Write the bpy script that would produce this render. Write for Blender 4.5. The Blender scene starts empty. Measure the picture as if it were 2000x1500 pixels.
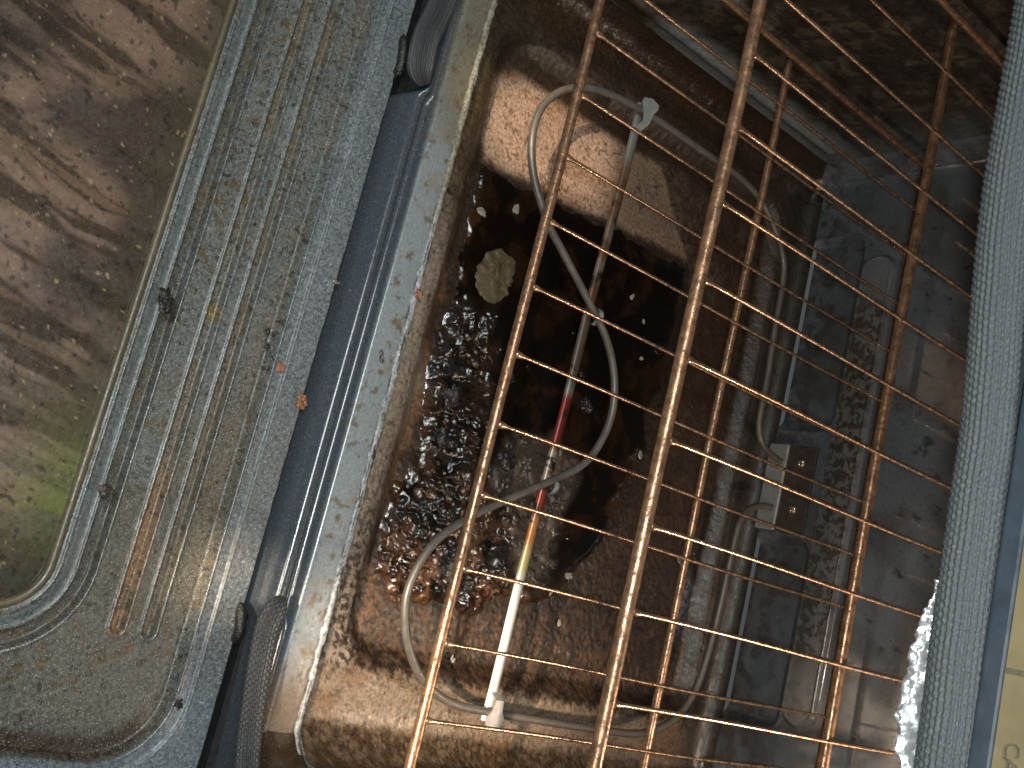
import bpy, math, random
import numpy as np
from mathutils import Matrix, Vector

S = 0.034                    # one rack-wire pitch in metres; geometry below is laid out in pitches
SC = bpy.context.scene
COL = SC.collection
rng = random.Random(7)

# ------------------------------------------------------------------ camera, world, lights, exposure
cam_d = bpy.data.cameras.new("camera")
cam = bpy.data.objects.new("camera", cam_d)
COL.objects.link(cam)
U = Vector((-0.2354, 0.7452, 0.6239)); V = Vector((0.9535, 0.3013, -0.0001)); W = Vector((-0.188, 0.5949, -0.7815))
CAM = Vector((0.3098, -0.2869, 0.3826))
cam.matrix_world = Matrix(((U.x, -V.x, -W.x, CAM.x), (U.y, -V.y, -W.y, CAM.y), (U.z, -V.z, -W.z, CAM.z), (0, 0, 0, 1)))
cam_d.sensor_fit = 'HORIZONTAL'; cam_d.sensor_width = 36.0
cam_d.lens = 36.0 * 2036.2 / 2000.0
cam_d.clip_start = 0.01; cam_d.clip_end = 50
SC.camera = cam

world = bpy.data.worlds.new("World"); SC.world = world
world.use_nodes = True
bgn = world.node_tree.nodes["Background"]
bgn.inputs[0].default_value = (0.55, 0.60, 0.62, 1); bgn.inputs[1].default_value = 0.13

SC.view_settings.view_transform = 'Standard'
SC.view_settings.look = 'None'
SC.view_settings.exposure = 0.0
SC.view_settings.gamma = 1.0
SC.view_settings.use_curve_mapping = False


def light(name, kind, loc, target, energy, color, size=0.05, **kw):
    d = bpy.data.lights.new(name, kind)
    d.energy = energy; d.color = color
    if kind == 'AREA':
        d.shape = 'DISK'; d.size = size
    else:
        d.shadow_soft_size = size
    for k, v in kw.items():
        setattr(d, k, v)
    o = bpy.data.objects.new(name, d); COL.objects.link(o)
    loc = Vector(loc) * S; target = Vector(target) * S
    o.location = loc
    o.rotation_euler = (target - loc).to_track_quat('-Z', 'Y').to_euler()
    return o


# phone torch beside the lens, cool white
light('torch_lamp', 'AREA', (9.2, -8.6, 11.6), (5.5, 4.0, -2.0), 2.0, (0.95, 1.0, 0.95), size=0.014)
# soft room light from the ceiling in front of the oven
light('ceiling_lamp', 'AREA', (2.0, -22.0, 34.0), (5.0, -1.0, -3.0), 14.0, (0.92, 0.98, 0.98), size=0.5)
# warm low light put in as narrow added spots, each aimed at one patch
SUN_DIR = Vector((-0.06, 1.40, -1.0))


def beam(name, target, dist, energy, angle, blend, size=0.012, color=(1.0, 0.78, 0.56)):
    t = Vector(target)
    return light(name, 'SPOT', t - SUN_DIR.normalized() * dist, t, energy, color, size=size,
                 spot_size=math.radians(angle), spot_blend=blend)


beam('warm_spot_right', (10.7, 2.7, -3.2), 60, 520, 4.2, 0.7)
beam('warm_spot_door', (10.0, -1.62, -3.45), 60, 420, 1.5, 0.8)
beam('warm_spot_left', (1.0, 2.1, -3.4), 60, 330, 2.1, 0.4)
# added warm lamp inside the cavity for wire highlights, high at the back right
light('added_cavity_lamp', 'POINT', (11.9, 7.2, 6.4), (6, 4, 0), 2.4, (1.0, 0.80, 0.60), size=0.008)


# ------------------------------------------------------------------ numeric noise
def _h(ix, iy, seed):
    n = (ix.astype(np.int64) * 374761393 + iy.astype(np.int64) * 668265263 + seed * 1442695041) & 0xFFFFFFFF
    n = ((n ^ (n >> 13)) * 1274126177) & 0xFFFFFFFF
    n = n ^ (n >> 16)
    return (n & 0xFFFF) / 65535.0


def vnoise(x, y, seed=0):
    ix = np.floor(x); iy = np.floor(y)
    fx = x - ix; fy = y - iy
    fx = fx * fx * fx * (fx * (fx * 6 - 15) + 10); fy = fy * fy * fy * (fy * (fy * 6 - 15) + 10)
    a = _h(ix, iy, seed); b = _h(ix + 1, iy, seed); c = _h(ix, iy + 1, seed); d = _h(ix + 1, iy + 1, seed)
    return (a + (b - a) * fx) * (1 - fy) + (c + (d - c) * fx) * fy


def fbm(x, y, f=1.0, octv=5, seed=0, gain=0.5):
    t = np.zeros_like(x, dtype=float); amp = 1.0; tot = 0.0
    for k in range(octv):
        ca, sa = math.cos(0.6 + 0.9 * k), math.sin(0.6 + 0.9 * k)
        t += amp * vnoise((x * ca - y * sa) * f + 17.3 * k, (x * sa + y * ca) * f - 9.1 * k, seed + k)
        tot += amp; amp *= gain; f *= 2.03
    return t / tot


def ss(a, b, x):
    t = np.clip((x - a) / (b - a), 0, 1)
    return t * t * (3 - 2 * t)


def sd_poly(x, y, pts):
    pts = np.array(pts, float); n = len(pts)
    d = np.full(x.shape, 1e9); inside = np.zeros(x.shape, bool)
    for i in range(n):
        ax, ay = pts[i]; bx, by = pts[(i + 1) % n]
        ex, ey = bx - ax, by - ay
        wx, wy = x - ax, y - ay
        t = np.clip((wx * ex + wy * ey) / (ex * ex + ey * ey + 1e-12), 0, 1)
        d = np.minimum(d, (wx - ex * t) ** 2 + (wy - ey * t) ** 2)
        c = ((ay > y) != (by > y)) & (x < (bx - ax) * (y - ay) / (by - ay + 1e-12) + ax)
        inside ^= c
    d = np.sqrt(d)
    return np.where(inside, -d, d)


def sd_rrect(x, y, x0, x1, y0, y1, r):
    cx, cy = (x0 + x1) / 2, (y0 + y1) / 2
    qx = np.abs(x - cx) - ((x1 - x0) / 2 - r); qy = np.abs(y - cy) - ((y1 - y0) / 2 - r)
    return np.hypot(np.maximum(qx, 0), np.maximum(qy, 0)) + np.minimum(np.maximum(qx, qy), 0) - r


def mixc(c, col, m):
    m = np.clip(m, 0, 1)[..., None]
    return c * (1 - m) + np.array(col, float) * m


def const(shape, col):
    return np.broadcast_to(np.array(col, float), shape + (3,)).copy()


# ------------------------------------------------------------------ mesh and object helpers
def link(o, parent=None):
    COL.objects.link(o)
    if parent is not None:
        o.parent = parent
    return o


def tag(o, label=None, cat=None, group=None, kind=None):
    if label: o['label'] = label
    if cat: o['category'] = cat
    if group: o['group'] = group
    if kind: o['kind'] = kind
    return o


def thing(name, label, cat, group=None, loc=(0, 0, 0)):
    o = bpy.data.objects.new(name, None)
    o.empty_display_size = 0.01
    o.location = Vector(loc) * S
    COL.objects.link(o)
    return tag(o, label, cat, group)


def mesh_obj(name, verts, faces, mat, parent=None, col=None, rgh=None, smooth=True, bump_off=None):
    verts = np.asarray(verts, float).reshape(-1, 3) * S
    me = bpy.data.meshes.new(name)
    if isinstance(faces, np.ndarray):
        n = len(faces); k = faces.shape[1]
        me.vertices.add(len(verts)); me.vertices.foreach_set('co', verts.astype(np.float32).ravel())
        me.loops.add(n * k); me.loops.foreach_set('vertex_index', faces.astype(np.int32).ravel())
        me.polygons.add(n); me.polygons.foreach_set('loop_start', np.arange(0, n * k, k, dtype=np.int32))
        me.polygons.foreach_set('loop_total', np.full(n, k, np.int32))
        me.update(calc_edges=True)
    else:
        me.from_pydata([tuple(v) for v in verts], [], faces); me.update()
    me.validate()
    if smooth:
        me.polygons.foreach_set('use_smooth', np.ones(len(me.polygons), bool))
    if col is not None:
        a = me.attributes.new('Col', 'FLOAT_COLOR', 'POINT')
        c = np.ones((len(verts), 4), np.float32); c[:, :3] = np.asarray(col).reshape(-1, 3)
        a.data.foreach_set('color', c.ravel())
    if rgh is not None:
        a = me.attributes.new('Rgh', 'FLOAT', 'POINT')
        a.data.foreach_set('value', np.asarray(rgh, np.float32).ravel())
    me.materials.append(mat)
    o = bpy.data.objects.new(name, me)
    return link(o, parent)


def grid_obj(name, P, mat, parent=None, col=None, rgh=None, keep=None, flip=False):
    n, m = P.shape[:2]
    idx = np.arange(n * m).reshape(n, m)
    a, b, c, d = idx[:-1, :-1], idx[1:, :-1], idx[1:, 1:], idx[:-1, 1:]
    F = np.stack([a, b, c, d] if not flip else [a, d, c, b], -1).reshape(-1, 4)
    if keep is not None:
        k = (keep[:-1, :-1] & keep[1:, :-1] & keep[1:, 1:] & keep[:-1, 1:]).ravel()
        F = F[k]
        used = np.unique(F)
        remap = np.full(n * m, -1); remap[used] = np.arange(len(used))
        F = remap[F]
        V_ = P.reshape(-1, 3)[used]
        col = None if col is None else col.reshape(-1, 3)[used]
        rgh = None if rgh is None else rgh.reshape(-1)[used]
    else:
        V_ = P.reshape(-1, 3)
    return mesh_obj(name, V_, F, mat, parent, col, rgh)


def tube_arrays(pts, r, n=10, disp=None, caps=True):
    pts = np.asarray(pts, float); m = len(pts)
    t = np.gradient(pts, axis=0); t /= np.linalg.norm(t, axis=1)[:, None]
    ref = np.array([0, 0, 1.0]) if abs(t[0][2]) < 0.9 else np.array([1.0, 0, 0])
    nx = np.cross(ref, t[0]); nx /= np.linalg.norm(nx)
    NX = []
    for i in range(m):
        nx = nx - t[i] * (nx @ t[i]); nx /= np.linalg.norm(nx); NX.append(nx)
    NX = np.array(NX); NY = np.cross(t, NX)
    th = np.linspace(0, 2 * np.pi, n, endpoint=False)
    s = np.r_[0, np.cumsum(np.linalg.norm(np.diff(pts, axis=0), axis=1))]
    r = np.broadcast_to(np.asarray(r, float), (m,))
    R = np.repeat(r[:, None], n, 1)
    if disp is not None:
        R = R * (1 + disp(s[:, None], th[None, :]))
    P = pts[:, None, :] + R[..., None] * (np.cos(th)[None, :, None] * NX[:, None] + np.sin(th)[None, :, None] * NY[:, None])
    idx = np.arange(m * n).reshape(m, n)
    a = idx[:-1]; b = idx[1:]
    F = np.stack([a, np.roll(a, -1, 1), np.roll(b, -1, 1), b], -1).reshape(-1, 4)
    Vt = P.reshape(-1, 3)
    if caps:
        k = len(Vt); Vt = np.r_[Vt, [pts[0]], [pts[-1]]]
        f0 = np.stack([np.full(n, k), np.roll(idx[0], -1), idx[0], idx[0]], -1)
        f1 = np.stack([np.full(n, k + 1), idx[-1], np.roll(idx[-1], -1), np.roll(idx[-1], -1)], -1)
        tri = [list(map(int, f[:3])) for f in np.r_[f0, f1]]
    else:
        tri = []
    return Vt, F, tri


def tube(name, pts, r, mat, parent=None, n=10, disp=None, col=None):
    Vt, F, tri = tube_arrays(pts, r, n, disp)
    return mesh_obj(name, Vt, [list(map(int, f)) for f in F] + tri, mat, parent, col=col)


def smooth_path(pts, step=0.06, it=2):
    P = np.asarray(pts, float)
    Q = np.vstack([2 * P[0] - P[1], P, 2 * P[-1] - P[-2]])
    out = []
    for i in range(1, len(Q) - 2):
        p0, p1, p2, p3 = Q[i - 1:i + 3]
        k = max(2, int(np.linalg.norm(p2 - p1) / step))
        for t in np.linspace(0, 1, k, endpoint=False):
            out.append(0.5 * ((2 * p1) + (-p0 + p2) * t + (2 * p0 - 5 * p1 + 4 * p2 - p3) * t * t + (-p0 + 3 * p1 - 3 * p2 + p3) * t ** 3))
    out.append(P[-1]); out = np.array(out)
    for _ in range(it * 3):
        out[1:-1] = 0.25 * out[:-2] + 0.5 * out[1:-1] + 0.25 * out[2:]
    return out


def box_arrays(x0, x1, y0, y1, z0, z1, b=0.0):
    if b <= 0:
        v = [(x, y, z) for x in (x0, x1) for y in (y0, y1) for z in (z0, z1)]
        f = [(0, 1, 3, 2), (4, 6, 7, 5), (0, 4, 5, 1), (2, 3, 7, 6), (0, 2, 6, 4), (1, 5, 7, 3)]
        return v, f
    import bmesh
    bm = bmesh.new(); bmesh.ops.create_cube(bm, size=1)
    for vv in bm.verts:
        vv.co = Vector(((x0 + x1) / 2 + vv.co.x * (x1 - x0), (y0 + y1) / 2 + vv.co.y * (y1 - y0), (z0 + z1) / 2 + vv.co.z * (z1 - z0)))
    bmesh.ops.bevel(bm, geom=bm.edges[:], offset=b, segments=3, affect='EDGES', profile=0.5)
    v = [tuple(q.co) for q in bm.verts]; bm.verts.index_update(); f = [[q.index for q in p.verts] for p in bm.faces]
    bm.free()
    return v, f


def box(name, x0, x1, y0, y1, z0, z1, mat, parent=None, b=0.0):
    v, f = box_arrays(x0, x1, y0, y1, z0, z1, b)
    return mesh_obj(name, v, f, mat, parent, smooth=False)


# ------------------------------------------------------------------ materials
def new_mat(name):
    m = bpy.data.materials.new(name); m.use_nodes = True
    nt = m.node_tree; b = nt.nodes['Principled BSDF']
    return m, nt, b


def N(nt, t, **kw):
    n = nt.nodes.new(t)
    for k, v in kw.items():
        if k.startswith('i_'):
            n.inputs[k[2:].replace('_', ' ')].default_value = v
        else:
            setattr(n, k, v)
    return n


def noise(nt, scale, detail=4.0, rough=0.6, vec=None):
    n = N(nt, 'ShaderNodeTexNoise'); n.inputs['Scale'].default_value = scale
    n.inputs['Detail'].default_value = detail; n.inputs['Roughness'].default_value = rough
    if vec is None:
        tc = N(nt, 'ShaderNodeTexCoord'); vec = tc.outputs['Object']
    nt.links.new(vec, n.inputs['Vector'])
    return n.outputs['Fac']


def maprange(nt, src, a, b, c=0.0, d=1.0):
    n = N(nt, 'ShaderNodeMapRange'); n.interpolation_type = 'SMOOTHSTEP'
    nt.links.new(src, n.inputs['Value'])
    for k, v in zip(('From Min', 'From Max', 'To Min', 'To Max'), (a, b, c, d)):
        n.inputs[k].default_value = v
    return n.outputs['Result']


def mix(nt, fac, a, b, blend='MIX'):
    n = N(nt, 'ShaderNodeMix', data_type='RGBA', blend_type=blend)
    for sock, v in ((n.inputs[0], fac), (n.inputs[6], a), (n.inputs[7], b)):
        if isinstance(v, (int, float)):
            sock.default_value = v
        elif isinstance(v, tuple):
            sock.default_value = v + (1,) if len(v) == 3 else v
        else:
            nt.links.new(v, sock)
    return n.outputs[2]


def attr(nt, name):
    n = N(nt, 'ShaderNodeAttribute'); n.attribute_name = name
    return n


def enamel(name, speck=0.5, grain=0.35, bump=0.15, bscale=900, spec=0.5, coat=0.0, sparkle=(0.46, 0.50, 0.52)):
    """sheet metal with baked enamel: dirt map in 'Col', gloss in 'Rgh', fine grain and specks by nodes"""
    m, nt, b = new_mat(name)
    c = attr(nt, 'Col').outputs['Color']; r = attr(nt, 'Rgh').outputs['Fac']
    g = maprange(nt, noise(nt, 520, 5, 0.7), 0.3, 0.7, 1 - grain, 1 + grain)
    hs = N(nt, 'ShaderNodeVectorMath', operation='SCALE'); nt.links.new(c, hs.inputs[0]); nt.links.new(g, hs.inputs['Scale'])
    c1 = hs.outputs[0]
    w = maprange(nt, noise(nt, 1500, 2, 0.5), 0.62, 0.70, 0, speck)
    c2 = mix(nt, w, c1, sparkle)
    k = maprange(nt, noise(nt, 700, 2, 0.5), 0.66, 0.74, 0, 0.8)
    c3 = mix(nt, k, c2, (0.012, 0.008, 0.005))
    nt.links.new(c3, b.inputs['Base Color'])
    rr = N(nt, 'ShaderNodeMath', operation='MULTIPLY'); nt.links.new(r, rr.inputs[0])
    nt.links.new(maprange(nt, noise(nt, 300, 4), 0.3, 0.7, 0.75, 1.3), rr.inputs[1])
    nt.links.new(rr.outputs[0], b.inputs['Roughness'])
    b.inputs['Specular IOR Level'].default_value = spec
    if coat:
        b.inputs['Coat Weight'].default_value = coat; b.inputs['Coat Roughness'].default_value = 0.08
    bp = N(nt, 'ShaderNodeBump'); bp.inputs['Strength'].default_value = bump; bp.inputs['Distance'].default_value = 0.0006
    nt.links.new(noise(nt, bscale, 6, 0.65), bp.inputs['Height']); nt.links.new(bp.outputs['Normal'], b.inputs['Normal'])
    return m


def simple(name, base, rough=0.5, metal=0.0, var=0.25, scale=400, bump=0.1, dirt=None, dirt_amt=0.5, dscale=250):
    m, nt, b = new_mat(name)
    lo = tuple(max(0, x * (1 - var)) for x in base); hi = tuple(min(1, x * (1 + var)) for x in base)
    f = maprange(nt, noise(nt, scale, 5, 0.65), 0.3, 0.7)
    c = mix(nt, f, lo, hi)
    rr = maprange(nt, noise(nt, scale * 0.7, 4), 0.3, 0.7, rough * 0.75, min(1, rough * 1.3))
    if dirt is not None:
        d = maprange(nt, noise(nt, dscale, 6, 0.7), 1 - dirt_amt - 0.05, 1 - dirt_amt + 0.10)
        c = mix(nt, d, c, dirt)
        mm = N(nt, 'ShaderNodeMath', operation='MULTIPLY_ADD'); nt.links.new(d, mm.inputs[0])
        mm.inputs[1].default_value = -metal * 0.8; mm.inputs[2].default_value = metal
        nt.links.new(mm.outputs[0], b.inputs['Metallic'])
        r2 = N(nt, 'ShaderNodeMath', operation='MULTIPLY_ADD'); nt.links.new(d, r2.inputs[0]); r2.inputs[1].default_value = 0.25
        nt.links.new(rr, r2.inputs[2]); rr = r2.outputs[0]
    else:
        b.inputs['Metallic'].default_value = metal
    nt.links.new(c, b.inputs['Base Color']); nt.links.new(rr, b.inputs['Roughness'])
    bp = N(nt, 'ShaderNodeBump'); bp.inputs['Strength'].default_value = bump; bp.inputs['Distance'].default_value = 0.0005
    nt.links.new(noise(nt, scale * 1.5, 5), bp.inputs['Height']); nt.links.new(bp.outputs['Normal'], b.inputs['Normal'])
    return m


M_DOOR = enamel('door_enamel', speck=0.6, grain=0.50, bump=0.30)
M_FRAME = enamel('frame_enamel', speck=0.25, grain=0.18, bump=0.06, spec=0.6)
M_FLOOR = enamel('baked_on_floor', speck=0.12, grain=0.45, bump=0.45, bscale=520, sparkle=(0.30, 0.22, 0.15))
M_WALL = enamel('wall_enamel', speck=0.15, grain=0.40, bump=0.22, bscale=500)
M_BACK = enamel('back_enamel', speck=0.12, grain=0.15, bump=0.015, spec=1.0)
M_GREASE = enamel('grease_wet', speck=0.0, grain=0.35, bump=0.28, bscale=600, spec=0.6)
M_GLASS = enamel('grimy_glass', speck=0.10, grain=0.14, bump=0.03, spec=0.5, coat=0.6)
M_RACK = simple('rusty_rack_bar', (0.28, 0.155, 0.090), rough=0.33, metal=0.75, var=0.4, scale=260, bump=0.35,
                dirt=(0.075, 0.028, 0.012), dirt_amt=0.45, dscale=420)
M_WIRE = simple('copper_rust_wire', (0.50, 0.31, 0.20), rough=0.28, metal=0.9, var=0.35, scale=260, bump=0.25,
                dirt=(0.13, 0.050, 0.022), dirt_amt=0.36, dscale=380)
M_ELEM = simple('element_sheath', (0.095, 0.083, 0.072), rough=0.42, metal=0.25, var=0.15, scale=200, bump=0.15)
M_STEEL = simple('dull_steel', (0.30, 0.29, 0.275), rough=0.42, metal=0.4, var=0.15, scale=300, dirt=(0.12, 0.07, 0.04), dirt_amt=0.30)
M_PLATE = simple('plate_brown', (0.055, 0.042, 0.032), rough=0.4, metal=0.2, var=0.3, scale=200)
M_SCREW = simple('screw_brass', (0.55, 0.46, 0.30), rough=0.25, metal=0.9, var=0.2)
M_GASK = simple('gasket_fibre', (0.030, 0.031, 0.033), rough=0.5, var=0.35, scale=1400, bump=0.5)
M_GASKW = simple('gasket_fibre_grey', (0.040, 0.046, 0.051), rough=0.7, var=0.3, scale=1600, bump=0.5)
M_DARK = simple('black_void', (0.006, 0.006, 0.007), rough=0.6)
M_BLUE = simple('blue_grey_paint', (0.022, 0.030, 0.040), rough=0.38, var=0.15, scale=150, bump=0.05)
M_FOIL = simple('crumpled_foil', (0.82, 0.84, 0.86), rough=0.32, metal=0.85, var=0.1, scale=500, bump=0.6)
M_CHAR = simple('charred_lump', (0.014, 0.012, 0.011), rough=0.28, var=0.6, scale=900, bump=1.0)
M_ASH = simple('ash_flake', (0.17, 0.155, 0.13), rough=0.6, var=0.4, scale=900, bump=0.6)
M_DISK = simple('crusted_residue', (0.062, 0.048, 0.025), rough=0.5, var=0.65, scale=160, bump=1.0, dirt=(0.05, 0.035, 0.012), dirt_amt=0.52, dscale=220)
M_FLAKE = simple('toasted_crumb', (0.22, 0.085, 0.036), rough=0.4, var=0.5, scale=700, bump=0.8)
M_REDF = simple('red_brown_flake', (0.22, 0.08, 0.05), rough=0.5, var=0.4, scale=700, bump=0.6)
M_LABEL = simple('yellow_label', (0.125, 0.098, 0.052), rough=0.45, var=0.12, scale=60, bump=0.05)
M_INK = simple('label_ink', (0.06, 0.05, 0.035), rough=0.5)

# ================================================================== OVEN
oven = thing('oven', 'dirty speckled grey oven, door pulled down, burnt grease on its cavity floor', 'oven', loc=(5.3, 0, -3.5))


def P_(o):
    """parent a part to the oven while its vertices stay in scene coordinates"""
    o.parent = oven
    o.matrix_parent_inverse = Matrix.Translation(Vector((5.3, 0, -3.5)) * S).inverted()
    return o


XL, XR, YF, YB = -1.55, 12.25, 0.12, 9.6
ZL, ZR = -3.15, -3.45
# ---- cavity floor -------------------------------------------------
LIT_PATCH = [(0.56, 0.59), (0.16, 1.14), (0.23, 2.73), (0.25, 5.09), (1.70, 6.36), (1.79, 4.51), (1.92, 2.86), (1.99, 0.93)]
SHADED_POOL = [(1.95, 0.80), (2.02, 1.60), (1.92, 2.73), (1.93, 3.55), (1.80, 4.37), (1.84, 5.60), (1.78, 6.46), (3.12, 6.64), (4.47, 6.59), (5.49, 6.44), (6.68, 6.35), (7.83, 5.83), (8.64, 5.25), (9.28, 4.92), (9.41, 3.94), (9.61, 3.04), (9.68, 2.16), (9.66, 1.30), (9.30, 0.93), (8.73, 0.85), (7.95, 0.87), (7.30, 0.98), (6.40, 1.01), (5.22, 0.97), (4.40, 0.94), (3.11, 0.82)]  # outline of the grease and of the cast shade painted with it
CRUST = [(4.68, 0.91), (4.42, 1.88), (5.22, 2.37), (6.42, 2.51), (7.34, 2.56), (7.78, 3.42), (9.39, 3.75), (9.61, 3.04), (9.68, 2.16), (9.70, 1.32), (9.30, 0.93), (8.73, 0.85), (7.95, 0.87), (6.40, 1.01)]
BRIGHT = [(8.35, 0.99), (8.49, 1.90), (9.18, 2.45), (9.19, 3.38), (9.53, 3.25), (9.65, 2.04), (9.67, 1.25), (9.22, 0.91)]
FLAT = [(6.43, 3.12), (5.98, 4.01), (6.76, 4.80), (7.80, 4.59), (8.88, 4.53), (8.86, 3.64), (8.02, 2.78), (7.28, 2.78)]


def floor_z(x, y):
    d = sd_rrect(x, y, -0.55, 10.88, 0.42, 9.05, 0.85)
    z = ZL + (ZR - ZL) * ss(0.02, -0.42, d)
    z += -0.02 * np.exp(-((d + 0.03) / 0.05) ** 2)
    for e in (x - XL, XR - x):
        r = 0.7; t = np.clip(r - e, 0, r)
        z += r - np.sqrt(np.maximum(r * r - t * t, 0))
    r = 0.35; t = np.clip(r - (YB - y), 0, r)
    z += r - np.sqrt(np.maximum(r * r - t * t, 0))
    return z


xs = np.unique(np.r_[XL + 0.7 * (1 - np.cos(np.linspace(0, np.pi / 2, 24))), np.arange(XL + 0.7, XR - 0.7, 0.028), XR - 0.7 * (1 - np.cos(np.linspace(0, np.pi / 2, 24)))])
ys = np.unique(np.r_[np.arange(YF, YB - 0.35, 0.028), YB - 0.35 * (1 - np.cos(np.linspace(0, np.pi / 2, 14)))])
X, Y = np.meshgrid(xs, ys, indexing='ij')
Z = floor_z(X, Y)
wx = X + 0.5 * (fbm(X, Y, 1.3, 4, 11) - 0.5); wy = Y + 0.5 * (fbm(X, Y, 1.3, 4, 12) - 0.5)
n1 = fbm(X, Y, 0.9, 6, 1); n2 = fbm(X, Y, 5.0, 4, 2); n3 = fbm(X, Y, 14, 3, 3)
c = const(X.shape, (0.044, 0.028, 0.018))
c = mixc(c, (0.078, 0.050, 0.032), ss(0.42, 0.70, n2))
c = mixc(c, (0.028, 0.014, 0.008), ss(0.50, 0.68, n1) * 0.8)
c = mixc(c, (0.02, 0.011, 0.006), ss(0.54, 0.66, n3) * 0.75)
c = mixc(c, (0.024, 0.013, 0.007), ss(1.5, 2.6, X) * ss(5.0, 6.0, Y) * 0.75)
# reddish burnt right of the recess, clean tan slope at the front, pale tan ledge at the right
c = mixc(c, (0.048, 0.022, 0.011), ss(8.4, 9.6, X) * ss(11.0, 10.4, X) * ss(0.40, 0.62, n2) * 0.8)
slope = ss(0.95, 0.45, wy) * ss(2.5, 4.6, X)
c = mixc(c, (0.18, 0.14, 0.105), slope * 0.85)
c = mixc(c, (0.085, 0.040, 0.017), np.exp(-((wy - 0.86) / 0.20) ** 2) * ss(2.2, 3.2, X) * ss(10.8, 10.2, X) * 0.85)
c = mixc(c, (0.045, 0.030, 0.014), ss(1.0, 0.55, wy) * ss(4.0, 1.2, X) * 0.9)
ledge = ss(10.75, 10.95, X + 0.1 * (n2 - 0.5))
c = mixc(c, (0.135, 0.098, 0.068), ledge * 0.85)
c = mixc(c, (0.10, 0.048, 0.02), ledge * ss(0.52, 0.68, n1) * 0.6)
c = mixc(c, (0.05, 0.03, 0.015), ledge * ss(0.66, 0.74, n3) * 0.8)
# scorched band along the left wall, pool of light painted paler beside it
ltop = ss(0.35, 0.0, wx)
c = mixc(c, (0.022, 0.013, 0.007), ltop * 0.92)
c = mixc(c, (0.10, 0.07, 0.035), ltop * ss(0.56, 0.70, n2) * ss(1.4, 0.2, Y) * 0.25)
patch = ss(0.12, -0.12, sd_poly(X + 0.10 * (n2 - 0.5), Y + 0.2 * (n1 - 0.5), LIT_PATCH))
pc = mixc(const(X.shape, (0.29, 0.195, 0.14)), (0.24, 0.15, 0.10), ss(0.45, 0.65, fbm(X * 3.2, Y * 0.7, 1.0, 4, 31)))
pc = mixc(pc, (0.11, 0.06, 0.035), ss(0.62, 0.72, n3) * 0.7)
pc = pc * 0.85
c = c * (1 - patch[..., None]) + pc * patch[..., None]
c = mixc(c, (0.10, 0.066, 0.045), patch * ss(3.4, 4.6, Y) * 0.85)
# darker left front and rear strip
c = mixc(c, (0.020, 0.013, 0.007), ss(1.8, 0.5, Y) * ss(0.9, 0.1, X) * 0.9)
rear = ss(8.55, 9.2, Y)
c = mixc(c, (0.022, 0.018, 0.015), rear * 0.85)
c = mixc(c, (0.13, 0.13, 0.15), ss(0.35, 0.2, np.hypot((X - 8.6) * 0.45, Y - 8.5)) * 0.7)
c = mixc(c, (0.010, 0.006, 0.004), ss(0.49, 0.57, fbm(X, Y, 15, 3, 47)) * ss(6.5, 9.4, X) * ss(11.1, 10.8, X) * 0.9)
c = mixc(c, (0.030, 0.019, 0.011), ss(11.62, 11.80, X + 0.25 * (n2 - 0.5)) * (0.55 + 0.4 * ss(0.42, 0.55, n3)))
# cracks in the baked film
cr = np.abs(fbm(X, Y, 2.2, 3, 41) - 0.5)
c = mixc(c, (0.006, 0.004, 0.003), ss(0.012, 0.004, cr) * 0.7)
shaded_pool_d = sd_poly(wx, wy, SHADED_POOL)
c = mixc(c, (0.012, 0.007, 0.004), ss(0.16, 0.0, shaded_pool_d) * (1 - patch) * 0.92)  # floor darkened under the grease and its painted shade
rg = 0.42 + 0.2 * (n2 - 0.5) - 0.10 * patch - 0.24 * ss(-0.6, -0.95, X) - 0.24 * ss(11.35, 11.6, X)
Zf = Z + 0.026 * (n3 - 0.5) * (1 - rear) * (1 - 0.6 * patch) * (1 - 0.6 * ledge) + 0.014 * (n2 - 0.5)
P_(grid_obj('cavity_floor', np.stack([X, Y, Zf], -1), M_FLOOR, None, c, rg))


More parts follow.
